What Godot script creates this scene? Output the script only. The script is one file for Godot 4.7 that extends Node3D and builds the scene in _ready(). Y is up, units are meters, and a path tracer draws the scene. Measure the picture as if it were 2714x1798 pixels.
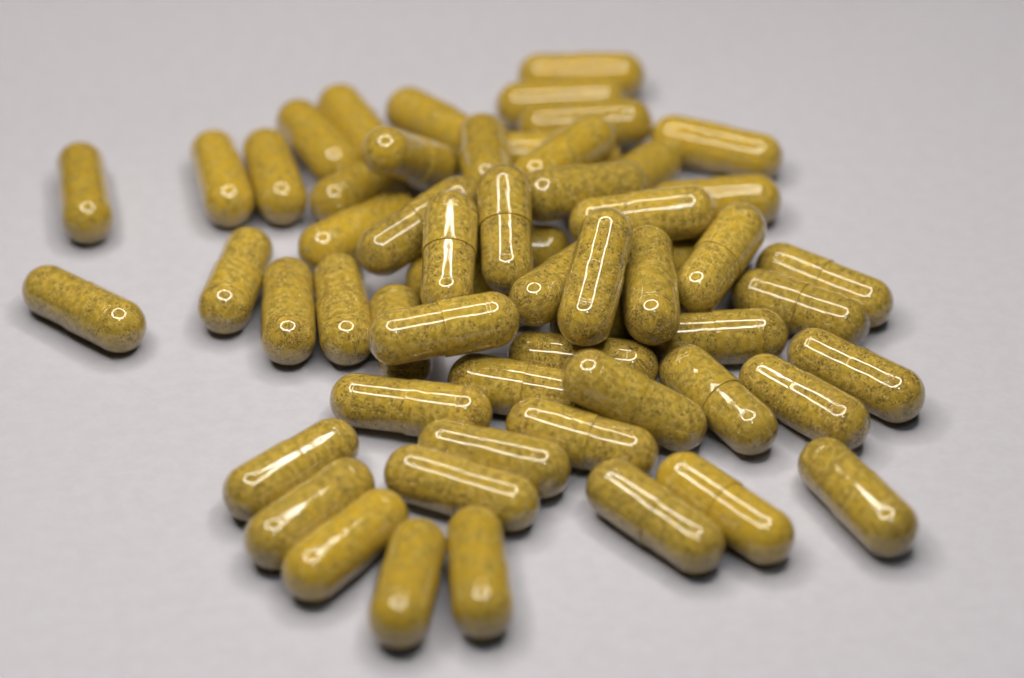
extends Node3D
# Supplement capsules heaped on a white table top under a ring lamp. One row per capsule, in millimetres:
# centre of the dome of the cap, centre of the dome of the body, kind of powder, clear gap in the cap, clear gap in the body, label.
const CAPSULES := [
	[Vector3(-68.15, 4.21, -296.78), Vector3(-71.46, 4.01, -311.81), 1, 0.05, 0.05, "lone capsule on the white table at far left, upper of two strays, upright in view"],
	[Vector3(-59.42, 4.21, -269.28), Vector3(-71.60, 4.01, -278.19), 0, 0.05, 0.05, "stray capsule lying slantwise at the left edge, lower of the two far-left strays"],
	[Vector3(-45.83, 4.21, -301.29), Vector3(-49.77, 4.01, -315.47), 1, 0.05, 0.05, "left capsule of the touching pair beside the heap's upper left edge"],
	[Vector3(-37.24, 4.21, -301.90), Vector3(-41.15, 4.01, -315.98), 1, 0.05, 0.05, "right capsule of the touching pair beside the heap's upper left edge"],
	[Vector3(-43.87, 4.21, -273.78), Vector3(-41.55, 4.01, -288.04), 0, 0.05, 0.05, "capsule leaning right, leftmost of three standing side by side left of the heap"],
	[Vector3(-33.59, 4.21, -266.29), Vector3(-34.69, 4.01, -280.23), 2, 0.05, 0.05, "upright capsule in the middle of three side by side left of the heap"],
	[Vector3(-24.78, 4.21, -266.23), Vector3(-26.87, 4.01, -281.16), 0, 0.05, 0.05, "rightmost of three side by side at left, with a joint ring across its middle"],
	[Vector3(-29.38, 4.21, -311.99), Vector3(-36.18, 4.01, -324.78), 1, 0.05, 0.05, "blurred slanting capsule behind the touching pair, leftmost of the back left row"],
	[Vector3(-29.39, 4.21, -328.82), Vector3(-22.63, 4.01, -316.04), 1, 0.05, 0.05, "blurred golden capsule second from left in back row, its end under another capsule"],
	[Vector3(-12.41, 7.13, -306.43), Vector3(-19.85, 16.36, -298.03), 1, 0.05, 0.05, "blurred capsule tilted up with a round ring highlight facing us, upper left of heap"],
	[Vector3(-28.71, 4.21, -301.26), Vector3(-18.11, 4.01, -310.90), 1, 0.05, 0.05, "stubby looking capsule end peeking out right of the touching pair at upper left"],
	[Vector3(-17.56, 4.21, -327.83), Vector3(-6.53, 4.01, -318.42), 1, 0.05, 0.05, "blurred slanting capsule at the back, third from left in the back row"],
	[Vector3(-4.85, 10.22, -310.74), Vector3(-3.92, 11.89, -296.38), 1, 0.50, 0.05, "capsule with a clear empty end pointing backward, behind the tall one of the centre"],
	[Vector3(19.18, 4.21, -338.80), Vector3(4.82, 4.01, -339.12), 1, 0.05, 0.05, "backmost capsule lying level, topmost in the photo, with a soft long highlight"],
	[Vector3(1.26, 4.21, -329.36), Vector3(15.70, 4.01, -330.99), 1, 0.05, 0.05, "second level capsule from the back, with a bright soft streak along its top"],
	[Vector3(19.61, 6.04, -321.40), Vector3(4.91, 5.06, -321.63), 1, 0.05, 0.05, "third level capsule from the back, partly crossed by a slanting shiny capsule"],
	[Vector3(12.87, 10.80, -309.55), Vector3(3.83, 11.23, -298.52), 1, 0.05, 0.05, "capsule slanting up to the right across the back level ones, broad white streak"],
	[Vector3(0.09, 4.21, -314.03), Vector3(14.42, 4.01, -313.35), 1, 0.05, 0.05, "mostly hidden capsule with a pinkish highlight under the slanting shiny one at back"],
	[Vector3(4.94, 13.24, -290.45), Vector3(17.77, 10.79, -296.70), 0, 0.05, 0.05, "level capsule with a joint ring lying behind and right of the tall central capsule"],
	[Vector3(24.06, 4.21, -311.73), Vector3(13.74, 4.01, -301.62), 1, 0.05, 0.05, "blurred capsule end pointing up right, behind the level capsule with joint ring"],
	[Vector3(27.26, 4.21, -319.21), Vector3(41.23, 4.01, -314.33), 1, 0.05, 0.05, "blurred capsule at the back right edge sloping down right with a broad highlight"],
	[Vector3(39.61, 4.21, -301.67), Vector3(26.00, 4.01, -300.53), 1, 0.05, 0.05, "capsule at right of heap under a long shiny one, white highlight on its end"],
	[Vector3(27.44, 12.99, -286.37), Vector3(12.67, 11.50, -285.48), 0, 0.05, 0.05, "long level shiny capsule upper right of the centre with double white highlight lines"],
	[Vector3(-1.27, 16.70, -287.00), Vector3(-0.69, 11.89, -273.44), 2, 0.50, 0.05, "tall capsule leaning in the heap centre, its outlined highlight running end to end"],
	[Vector3(-9.25, 15.63, -281.59), Vector3(-9.63, 11.62, -267.69), 2, 0.50, 0.05, "tall capsule with clear rounded top, standing behind the level one at front left"],
	[Vector3(-2.97, 12.57, -260.21), Vector3(-17.01, 12.31, -256.42), 0, 0.05, 0.25, "large sharp level capsule on top of the heap's left front, ring highlight at left"],
	[Vector3(-8.46, 12.24, -289.92), Vector3(-20.09, 8.77, -282.02), 2, 0.05, 0.25, "capsule leaning up right with a thick white streak, left of the tall ones"],
	[Vector3(-29.73, 4.21, -288.65), Vector3(-18.76, 4.01, -297.95), 1, 0.05, 0.05, "blurred capsule sloping up right above the three side by side at left"],
	[Vector3(-17.74, 4.21, -272.86), Vector3(-15.72, 4.19, -259.90), 0, 0.05, 1.10, "short looking capsule whose end pokes out under the large level front left one"],
	[Vector3(-12.47, 4.21, -280.52), Vector3(1.05, 4.01, -275.59), 1, 0.05, 0.05, "dim capsule deep in the heap, glimpsed left of the tall clear topped one"],
	[Vector3(5.34, 4.21, -288.07), Vector3(-8.77, 4.01, -287.57), 1, 0.05, 0.05, "dim orange capsule in the gap right of the tall central capsule"],
	[Vector3(12.74, 10.54, -277.08), Vector3(3.39, 11.72, -266.05), 2, 0.30, 0.05, "capsule end with a ring highlight, tucked left of the sharpest standing capsule"],
	[Vector3(10.74, 12.91, -260.17), Vector3(14.03, 18.67, -273.06), 2, 0.05, 0.35, "sharpest capsule propped upright on top of the heap, highlight outline along its length"],
	[Vector3(20.66, 11.16, -262.54), Vector3(20.52, 12.48, -276.99), 2, 0.05, 0.05, "propped capsule just right of the sharpest one, dark specked lower end and ring highlight"],
	[Vector3(35.25, 10.58, -285.08), Vector3(28.09, 8.78, -272.60), 0, 0.35, 0.05, "capsule leaning up right at the heap's right, ring highlight on its lower end"],
	[Vector3(42.02, 4.21, -283.36), Vector3(54.53, 4.01, -275.17), 0, 0.05, 0.05, "outer capsule of the parallel pair at right of heap, farther from us"],
	[Vector3(37.77, 4.21, -276.70), Vector3(50.32, 4.01, -270.10), 0, 0.05, 0.60, "inner capsule of the parallel pair at right of heap, with clear right end"],
	[Vector3(37.44, 4.21, -266.87), Vector3(23.02, 4.01, -266.02), 0, 0.05, 0.05, "level capsule at right of the centre with double white lines and bluish glint"],
	[Vector3(56.11, 4.21, -253.23), Vector3(44.88, 4.01, -262.76), 2, 0.05, 0.30, "rightmost capsule of the mid row, jagged bright streak along its upper side"],
	[Vector3(47.29, 4.21, -246.94), Vector3(37.21, 4.01, -256.71), 2, 0.05, 0.05, "slanting capsule second from right in the mid row, two small ring highlights"],
	[Vector3(25.74, 4.28, -258.31), Vector3(34.17, 4.01, -246.11), 0, 0.40, 0.05, "slanting capsule with a thin joint line, third from right in the mid row"],
	[Vector3(11.03, 10.67, -249.39), Vector3(24.10, 4.01, -246.80), 0, 0.40, 0.05, "capsule leaning on the heap's front, dull sided with a ring at its raised end"],
	[Vector3(17.62, 4.21, -259.29), Vector3(3.15, 4.01, -262.02), 2, 0.05, 0.05, "mostly covered capsule under the sharpest one, both ends showing beneath it"],
	[Vector3(-5.38, 4.21, -256.25), Vector3(8.49, 4.01, -252.62), 2, 0.05, 0.05, "level capsule at front of heap, its right end under the leaning one"],
	[Vector3(-6.86, 4.51, -248.55), Vector3(-22.63, 4.01, -252.23), 2, 0.05, 0.05, "long level capsule on the white table at the heap's front left, full highlight outline"],
	[Vector3(3.10, 4.45, -245.98), Vector3(16.88, 4.01, -240.67), 2, 0.05, 0.05, "capsule in front of the leaning one, third of the front stack sloping right"],
	[Vector3(4.22, 4.21, -237.14), Vector3(-9.65, 4.01, -242.09), 0, 0.05, 0.05, "upper capsule of the close parallel pair in front, highlight outline along it"],
	[Vector3(-13.87, 4.21, -236.15), Vector3(-0.07, 4.01, -230.48), 0, 0.05, 0.05, "lower capsule of the close parallel pair in front, nearest the two upright ones"],
	[Vector3(-36.04, 4.21, -232.37), Vector3(-25.63, 4.01, -242.29), 0, 0.05, 0.05, "uppermost of three parallel slanting capsules at the lower left"],
	[Vector3(-32.27, 4.21, -223.12), Vector3(-22.97, 4.01, -233.91), 0, 0.05, 0.05, "middle one of three parallel slanting capsules at the lower left"],
	[Vector3(-26.66, 4.21, -217.12), Vector3(-18.07, 4.01, -227.64), 1, 0.05, 0.05, "lowest and most blurred of three parallel slanting capsules at the lower left"],
	[Vector3(-14.68, 4.21, -208.58), Vector3(-12.76, 4.02, -221.79), 1, 0.05, 0.05, "nearest blurred capsule at the bottom, left of the two upright ones"],
	[Vector3(-3.82, 4.21, -210.27), Vector3(-5.04, 4.09, -224.14), 1, 0.05, 0.05, "blurred upright capsule at the bottom, right of the two upright ones"],
	[Vector3(14.33, 4.21, -233.06), Vector3(24.93, 4.01, -222.27), 0, 0.05, 0.05, "left capsule of the slanting pair at the lower right, bright broken streak"],
	[Vector3(24.05, 4.21, -234.65), Vector3(34.51, 4.01, -224.01), 1, 0.05, 0.05, "right capsule of the slanting pair at the lower right, neat outlined highlight"],
	[Vector3(51.41, 4.21, -225.43), Vector3(44.15, 4.01, -238.17), 0, 0.50, 0.05, "lone capsule at the lower right edge, slanting away from the rest"],
	[Vector3(21.95, 4.21, -283.41), Vector3(34.84, 4.01, -289.60), 1, 0.05, 0.05, "hidden capsule glimpsed in the gap right of the dark specked propped one"],
	[Vector3(9.79, 4.21, -268.81), Vector3(22.60, 4.01, -275.53), 1, 0.05, 0.05, "added capsule darkening the bottom of the gap between the two propped central ones"],  # unseen filler capsule, added under the heap to darken this gap
]
const MM := 0.001
var rng := RandomNumberGenerator.new()
var wobble := FastNoiseLite.new()
var dents := FastNoiseLite.new()
var taken := {}


func _ready() -> void:
	rng.seed = 4711
	view()
	lamps()
	table()
	heap()


# ---------------------------------------------------------------- camera, air, light
func view() -> void:
	var lens := CameraAttributesPhysical.new()
	lens.frustum_focal_length = 80.95
	lens.frustum_focus_distance = 0.336
	lens.frustum_near = 0.02
	lens.frustum_far = 20.0
	lens.exposure_aperture = 7.6
	lens.exposure_multiplier = 1.0
	var cam := Camera3D.new()
	cam.name = "camera"
	cam.attributes = lens
	cam.fov = 16.867
	cam.near = 0.02
	cam.far = 20.0
	cam.position = Vector3(0, 0.221037, 0)
	cam.rotation_degrees = Vector3(-39.1776, 0, 0)
	cam.current = true
	add_child(cam)
	var env := Environment.new()
	env.background_mode = Environment.BG_COLOR
	env.background_color = Color(0.010, 0.0097, 0.0095).linear_to_srgb()
	env.tonemap_mode = Environment.TONE_MAPPER_LINEAR
	env.tonemap_exposure = 1.0
	env.sdfgi_enabled = true
	env.ssao_enabled = true
	env.ssil_enabled = true
	var world := WorldEnvironment.new()
	world.name = "environment"
	world.environment = env
	add_child(world)


func lamps() -> void:
	# the ring-shaped tube whose round reflection every capsule shows: overhead, a little behind the heap
	var centre := Vector3(-0.026, 0.285, -0.300)
	var ring := Node3D.new()
	ring.name = "ring_lamp"
	ring.position = centre
	ring.rotation_degrees.x = 26.0
	ring.set_meta("label", "round tube lamp hanging over the heap, above the picture")
	ring.set_meta("category", "lamp")
	add_child(ring)
	var warm := Color(1.0, 0.978, 0.945)
	var glow := StandardMaterial3D.new()
	glow.resource_name = "lamp_glow"
	glow.albedo_color = Color(0.9, 0.9, 0.88)
	glow.emission_enabled = true
	glow.emission = warm
	glow.emission_energy_multiplier = 11.2
	var tube := TorusMesh.new()
	tube.inner_radius = 0.129 - 0.0118
	tube.outer_radius = 0.129 + 0.0118
	tube.rings = 96
	tube.ring_segments = 20
	tube.material = glow
	part("glowing_tube", tube, null, ring)
	var holder := TorusMesh.new()
	holder.inner_radius = 0.129 - 0.006
	holder.outer_radius = 0.129 + 0.006
	holder.rings = 64
	holder.ring_segments = 12
	var white := StandardMaterial3D.new()
	white.albedo_color = Color(0.86, 0.86, 0.84)
	white.roughness = 0.5
	holder.material = white
	part("tube_holder", holder, null, ring).position = Vector3(0, 0.0185, 0)
	for k in 16:
		var lamp := OmniLight3D.new()
		lamp.name = "tube_light"
		lamp.light_color = warm
		lamp.light_energy = 0.0038
		lamp.light_size = 0.01
		lamp.omni_range = 4.0
		lamp.omni_attenuation = 2.0
		lamp.shadow_enabled = true
		var a := TAU * k / 16.0
		lamp.position = Vector3(cos(a), 0, sin(a)) * 0.129
		ring.add_child(lamp, true)
	# a small cool bulb nearer to the camera: the tiny glint under every ring
	var bulb_root := Node3D.new()
	bulb_root.name = "small_bulb_lamp"
	bulb_root.position = Vector3(0.06, 0.56, 0.015)
	bulb_root.set_meta("label", "small cool white bulb above the camera, out of the picture")
	bulb_root.set_meta("category", "lamp")
	add_child(bulb_root)
	var cool := Color(0.80, 0.92, 1.0)
	var bulb := SphereMesh.new()
	bulb.radius = 0.026
	bulb.height = 0.052
	var cold := glow.duplicate()
	cold.emission = cool
	cold.emission_energy_multiplier = 26.0
	bulb.material = cold
	part("bulb", bulb, null, bulb_root)
	var socket := CylinderMesh.new()
	socket.top_radius = 0.010
	socket.bottom_radius = 0.007
	socket.height = 0.03
	socket.material = white
	part("socket", socket, null, bulb_root).position = Vector3(0, 0.037, 0)
	var small := OmniLight3D.new()
	small.name = "bulb_light"
	small.light_color = cool
	small.light_energy = 0.002
	small.light_size = 0.01
	small.omni_range = 4.0
	small.omni_attenuation = 2.0
	small.shadow_enabled = true
	bulb_root.add_child(small)


# ---------------------------------------------------------------- table
func table() -> void:
	var n := FastNoiseLite.new()
	n.seed = 11
	n.noise_type = FastNoiseLite.TYPE_SIMPLEX
	n.frequency = 0.03
	n.fractal_octaves = 6
	n.fractal_gain = 0.75
	var t := NoiseTexture2D.new()
	t.noise = n
	t.width = 1024
	t.height = 1024
	t.seamless = true
	t.generate_mipmaps = true
	t.color_ramp = Gradient.new()
	t.color_ramp.colors = PackedColorArray([Color(0.636, 0.628, 0.652), Color(0.654, 0.646, 0.670)])
	t.color_ramp.offsets = PackedFloat32Array([0.2, 0.8])
	var fine := FastNoiseLite.new()
	fine.seed = 5
	fine.noise_type = FastNoiseLite.TYPE_SIMPLEX
	fine.frequency = 0.09
	fine.fractal_octaves = 3
	var h := NoiseTexture2D.new()
	h.noise = fine
	h.width = 1024
	h.height = 1024
	h.seamless = true
	var m := StandardMaterial3D.new()
	m.resource_name = "white_table"
	m.albedo_texture = t
	m.roughness = 0.55
	m.metallic_specular = 0.35
	m.heightmap_enabled = true
	m.heightmap_texture = h
	m.heightmap_scale = 0.0012
	m.uv1_scale = Vector3(8, 11, 1)
	var st := SurfaceTool.new()
	st.begin(Mesh.PRIMITIVE_TRIANGLES)
	var w := 0.6
	var d0 := -0.9
	var d1 := 0.3
	var low := -0.03
	var c := [Vector3(-w, 0, d0), Vector3(w, 0, d0), Vector3(w, 0, d1), Vector3(-w, 0, d1)]
	var uv := [Vector2(0, 0), Vector2(1, 0), Vector2(1, 1), Vector2(0, 1)]
	for k in [0, 1, 2, 0, 2, 3]:
		st.set_normal(Vector3.UP)
		st.set_uv(uv[k])
		st.add_vertex(c[k])
	for k in 4:
		var a: Vector3 = c[k]
		var b: Vector3 = c[(k + 1) % 4]
		var out := (b - a).cross(Vector3.UP).normalized()
		for v in [a, Vector3(b.x, low, b.z), b, a, Vector3(a.x, low, a.z), Vector3(b.x, low, b.z)]:
			st.set_normal(-out)
			st.set_uv(Vector2(v.x, v.y + v.z))
			st.add_vertex(v)
	var o := part("table_top", st.commit(), m, self)
	o.set_meta("kind", "structure")


# ---------------------------------------------------------------- capsules
func heap() -> void:
	wobble.seed = 3
	wobble.noise_type = FastNoiseLite.TYPE_SIMPLEX_SMOOTH
	wobble.frequency = 0.19
	wobble.fractal_octaves = 2
	dents.seed = 8
	dents.noise_type = FastNoiseLite.TYPE_SIMPLEX_SMOOTH
	dents.frequency = 0.45
	dents.fractal_octaves = 1
	var powders := [powder_texture(21, 15000, 3000, 0.0), powder_texture(22, 6000, 2200, 0.40), powder_texture(23, 22000, 3800, 0.0), powder_texture(24, 5000, 1500, 0.08), powder_texture(25, 42000, 9000, 0.0)]
	var shell := StandardMaterial3D.new()
	shell.resource_name = "clear_shell"
	shell.transparency = BaseMaterial3D.TRANSPARENCY_ALPHA
	shell.albedo_color = Color(0.80, 0.68, 0.36, 0.05)
	shell.roughness = 0.035
	shell.metallic_specular = 0.5
	for row in CAPSULES:
		capsule(row, powders, shell)


func capsule(row: Array, powders: Array, shell: Material) -> void:
	var a: Vector3 = row[0]
	var b: Vector3 = row[1]
	var root := Node3D.new()
	root.name = numbered("capsule")
	var up := (a - b).normalized()
	var side := up.cross(Vector3(0.31, 0.2, 0.93)).normalized().rotated(up, rng.randf() * TAU)
	root.transform = Transform3D(Basis(side, up, side.cross(up)), (a + b) * 0.5 * MM)
	root.set_meta("label", row[5])
	root.set_meta("category", "capsule")
	root.set_meta("group", "powder filled capsules scattered on the white table")
	add_child(root)
	var half := (a - b).length() * 0.5
	var joint := rng.randf_range(-1.6, 0.4)
	var where := Vector3(rng.randf(), rng.randf(), rng.randf()) * 400.0
	var m := StandardMaterial3D.new()
	m.resource_name = "powder"
	m.albedo_texture = powders[row[2]]
	m.albedo_color = Color(1, 1, 1).darkened(rng.randf_range(0.0, 0.13))
	m.roughness = 0.9
	m.metallic_specular = 0.2
	m.uv1_triplanar = true
	m.uv1_triplanar_sharpness = 5.0
	m.uv1_scale = Vector3.ONE / 0.034
	m.uv1_offset = Vector3(rng.randf(), rng.randf(), rng.randf())
	# cap: dome, lock ring groove, wall that flares to the joint, lip
	var cap := part("cap", lathe(shell_profile(4.20, half, joint, 0.03, true), 0.034, where, 72, half), shell, root)
	# behind the cap's wall stands the body's wall too, so that the powder looks smoother there than in the dome
	var veiled := m.duplicate()
	veiled.albedo_texture = powders[3 if row[2] != 1 else 1]
	var crowded := m.duplicate()
	if row[2] != 1:
		crowded.albedo_texture = powders[4 if row[2] == 2 else 2]
	var inside := fill_profile(4.155, half, joint, row[3])
	part("powder_fill", lathe(inside.slice(0, 14), 0.0, where, 40, half), veiled if rng.randf() < 0.7 else m, cap)
	part("powder_fill", lathe(inside.slice(13), 0.0, where, 40, half), crowded, cap)
	var body := part("body", lathe(shell_profile(4.00, half, -joint - 0.9, 0.03, false), 0.030, where + Vector3(50, 0, 0), 72, half, true), shell, root)
	part("powder_fill", lathe(fill_profile(3.955, half, -joint, row[4]), 0.0, where, 40, half, true), m, body)


# profile from the open end to the pole: x radius, y height (the pole up)
func shell_profile(r: float, half: float, open: float, thick: float, capped: bool) -> PackedVector2Array:
	var p := PackedVector2Array()
	var n := r - thick
	p.append(Vector2(0.0, half + n * 0.985))
	for k in range(1, 12):
		var t := PI / 2 * (1.0 - k / 12.0)
		p.append(Vector2(n * cos(t), half + n * 0.985 * sin(t)))
	for k in 8:
		p.append(Vector2(n, lerpf(half, open + 0.05, k / 7.0)))
	p.append(Vector2(r - 0.10, open + 0.02))
	p.append(Vector2(r - 0.04, open + 0.015))
	p.append(Vector2(r, open + 0.06))
	var groove := half - (0.35 if capped else 0.1)
	var depth := 0.055 if capped else 0.02
	var steps := 26
	for k in range(1, steps):
		var y := lerpf(open + 0.06, groove - 0.95, float(k) / steps)
		p.append(Vector2(r, y))
	for k in 17:
		var y := groove - 0.95 + 1.3 * k / 16.0
		var g := exp(-pow((y - groove) / 0.13, 2.0)) * depth + (exp(-pow((y - groove + 0.62) / 0.10, 2.0)) * depth * 0.6 if capped else 0.0)
		var taper := r if y <= half else sqrt(maxf(r * r - pow(y - half, 2.0), 0.0))
		p.append(Vector2(taper - g, y))
	var from := maxf(groove + 0.40 - half, 0.0)
	for k in range(1, 22):
		var t := lerpf(asin(clampf(from / r, 0.0, 1.0)), PI / 2, k / 21.0)
		p.append(Vector2(r * cos(t) if k < 21 else 0.0, half + r * sin(t) * (0.985 if capped else 0.99)))
	return p


func fill_profile(r: float, half: float, open: float, gap: float) -> PackedVector2Array:
	var p := PackedVector2Array()
	p.append(Vector2(0.0, open))
	p.append(Vector2(r - 0.05, open))
	for k in 14:
		p.append(Vector2(r, lerpf(open + 0.02, half - 0.4 - gap * 0.4, k / 11.0) if k < 12 else half - 0.4 - gap * 0.4 + 0.2 * (k - 11)))
	var high := (r - gap) * 0.98
	for k in range(1, 16):
		var t := PI / 2 * k / 15.0
		p.append(Vector2(r * pow(cos(t), 0.94) if k < 15 else 0.0, half - gap * 0.4 + high * sin(t)))
	return p


func lathe(p: PackedVector2Array, rough: float, where: Vector3, seg: int, straight: float, turned := false) -> ArrayMesh:
	var n := p.size()
	var pts := PackedVector3Array()
	pts.resize(n * (seg + 1))
	# the moulded domes are truer than the thin walls between them
	var steady := PackedFloat32Array()
	for q in p:
		steady.append(lerpf(1.0, 0.15, clampf((q.y - straight + 0.3) / 1.0, 0.0, 1.0)))
	for i in n:
		for j in seg + 1:
			var a := TAU * (j % seg) / seg
			var r := p[i].x
			var v := Vector3(cos(a) * r, p[i].y, sin(a) * r)
			if rough > 0.0:
				var q := v * Vector3(1, 0.62, 1) + where
				var w := wobble.get_noise_3dv(q)
				var d := dents.get_noise_3dv(q)
				v += Vector3(cos(a), 0, sin(a)) * (w * rough - maxf(d - 0.32, 0.0) * rough * 1.6) * minf(1.0, r) * steady[i]
			if turned:
				v = Vector3(v.x, -v.y, -v.z)
			pts[i * (seg + 1) + j] = v * MM
	var nor := PackedVector3Array()
	nor.resize(pts.size())
	for i in n:
		for j in seg + 1:
			var jn := (j + 1) % seg
			var jp := (j - 1 + seg) % seg
			var along := pts[mini(i + 1, n - 1) * (seg + 1) + j] - pts[maxi(i - 1, 0) * (seg + 1) + j]
			var round_ := pts[i * (seg + 1) + jn] - pts[i * (seg + 1) + jp]
			var out := along.cross(round_)
			if p[i].x < 0.001 and n > 2:
				out = Vector3(0, (-1.0 if turned else 1.0) * (1.0 if i > 0 else -1.0), 0)
			nor[i * (seg + 1) + j] = out.normalized()
	var index := PackedInt32Array()
	for i in n - 1:
		for j in seg:
			var k := i * (seg + 1) + j
			var l := k + seg + 1
			index.append_array([k, k + 1, l, l, k + 1, l + 1])
	var arrays := []
	arrays.resize(Mesh.ARRAY_MAX)
	arrays[Mesh.ARRAY_VERTEX] = pts
	arrays[Mesh.ARRAY_NORMAL] = nor
	arrays[Mesh.ARRAY_INDEX] = index
	var mesh := ArrayMesh.new()
	mesh.add_surface_from_arrays(Mesh.PRIMITIVE_TRIANGLES, arrays)
	return mesh


# ---------------------------------------------------------------- powder: 34 mm of ground herb, 768 pixels, repeats without a seam
func powder_texture(seed_: int, dark: int, bright: int, gold: float) -> ImageTexture:
	var size := 768
	var r := RandomNumberGenerator.new()
	r.seed = seed_
	var n := FastNoiseLite.new()
	n.seed = seed_
	n.noise_type = FastNoiseLite.TYPE_SIMPLEX
	n.frequency = 0.028
	n.fractal_octaves = 3
	var blotch := n.get_seamless_image(size, size).get_data()
	var fine := grains(r, size, 300)
	var finer := grains(r, size, 420)
	n.frequency = 0.011
	n.seed = seed_ + 90
	n.fractal_octaves = 2
	var crowd := n.get_seamless_image(size, size).get_data()
	var px := PackedFloat32Array()
	px.resize(size * size * 3)
	var olive := Color(0.510, 0.436, 0.135)
	var tan := Color(0.775, 0.672, 0.330)
	var ochre := Color(0.690, 0.560, 0.080)
	for k in size * size:
		var b := blotch[k] / 255.0
		var f := fine[k] * 0.55 / 255.0 + finer[k] * 0.45 / 255.0
		var c := olive.lerp(tan, clampf((b - 0.5) * 1.0 + (f - 0.5) * 0.8 + 0.54, 0.0, 1.0)).lerp(ochre, clampf(gold + (crowd[k] / 255.0 - 0.5) * 0.9, 0.0, 0.8))
		px[k * 3] = c.r
		px[k * 3 + 1] = c.g
		px[k * 3 + 2] = c.b
	var paints := [Color(0.27, 0.19, 0.08), Color(0.36, 0.25, 0.11), Color(0.23, 0.19, 0.09), Color(0.40, 0.30, 0.12)]
	var brights := [Color(0.78, 0.58, 0.10), Color(0.84, 0.74, 0.44), Color(0.76, 0.52, 0.12), Color(0.80, 0.70, 0.34)]
	for s in dark + bright:
		var cx := r.randi() % size
		var cy := r.randi() % size
		var is_dark := s < dark
		if is_dark and r.randf() > pow(1.0 - crowd[cy * size + cx] / 255.0, 3.2) * 6.5:
			continue
		var paint: Color = paints[r.randi() % 4] if is_dark else brights[r.randi() % 4]
		var rad := r.randf_range(0.9, 2.4) if r.randf() < 0.88 else r.randf_range(2.4, 4.0)
		var turn := r.randf() * PI
		var squash := r.randf_range(0.45, 1.0)
		var strength := r.randf_range(0.6, 1.0)
		var reach := int(ceil(rad + 0.8))
		for dy in range(-reach, reach + 1):
			for dx in range(-reach, reach + 1):
				var u := dx * cos(turn) + dy * sin(turn)
				var v := (dy * cos(turn) - dx * sin(turn)) / squash
				var share := clampf(rad + 0.5 - sqrt(u * u + v * v), 0.0, 1.0) * strength
				if share > 0.0:
					var at := (posmod(cy + dy, size) * size + posmod(cx + dx, size)) * 3
					px[at] = lerpf(px[at], paint.r, share)
					px[at + 1] = lerpf(px[at + 1], paint.g, share)
					px[at + 2] = lerpf(px[at + 2], paint.b, share)
	var bytes := PackedByteArray()
	bytes.resize(px.size())
	for k in px.size():
		bytes[k] = int(clampf(px[k], 0.0, 1.0) * 255.0)
	return ImageTexture.create_from_image(Image.create_from_data(size, size, false, Image.FORMAT_RGB8, bytes))


func grains(r: RandomNumberGenerator, size: int, cells: int) -> PackedByteArray:
	var bytes := PackedByteArray()
	bytes.resize(cells * cells)
	for k in bytes.size():
		bytes[k] = r.randi() & 255
	var image := Image.create_from_data(cells, cells, false, Image.FORMAT_L8, bytes)
	image.resize(size, size, Image.INTERPOLATE_CUBIC)
	return image.get_data()


# ---------------------------------------------------------------- helpers
func numbered(called: String) -> String:
	var k: int = taken.get(called, 0)
	taken[called] = k + 1
	return called if k == 0 else "%s_%03d" % [called, k]


func part(called: String, mesh: Mesh, m: Material, parent: Node) -> MeshInstance3D:
	var o := MeshInstance3D.new()
	o.name = called
	o.mesh = mesh
	if m:
		o.material_override = m
	parent.add_child(o, true)
	return o
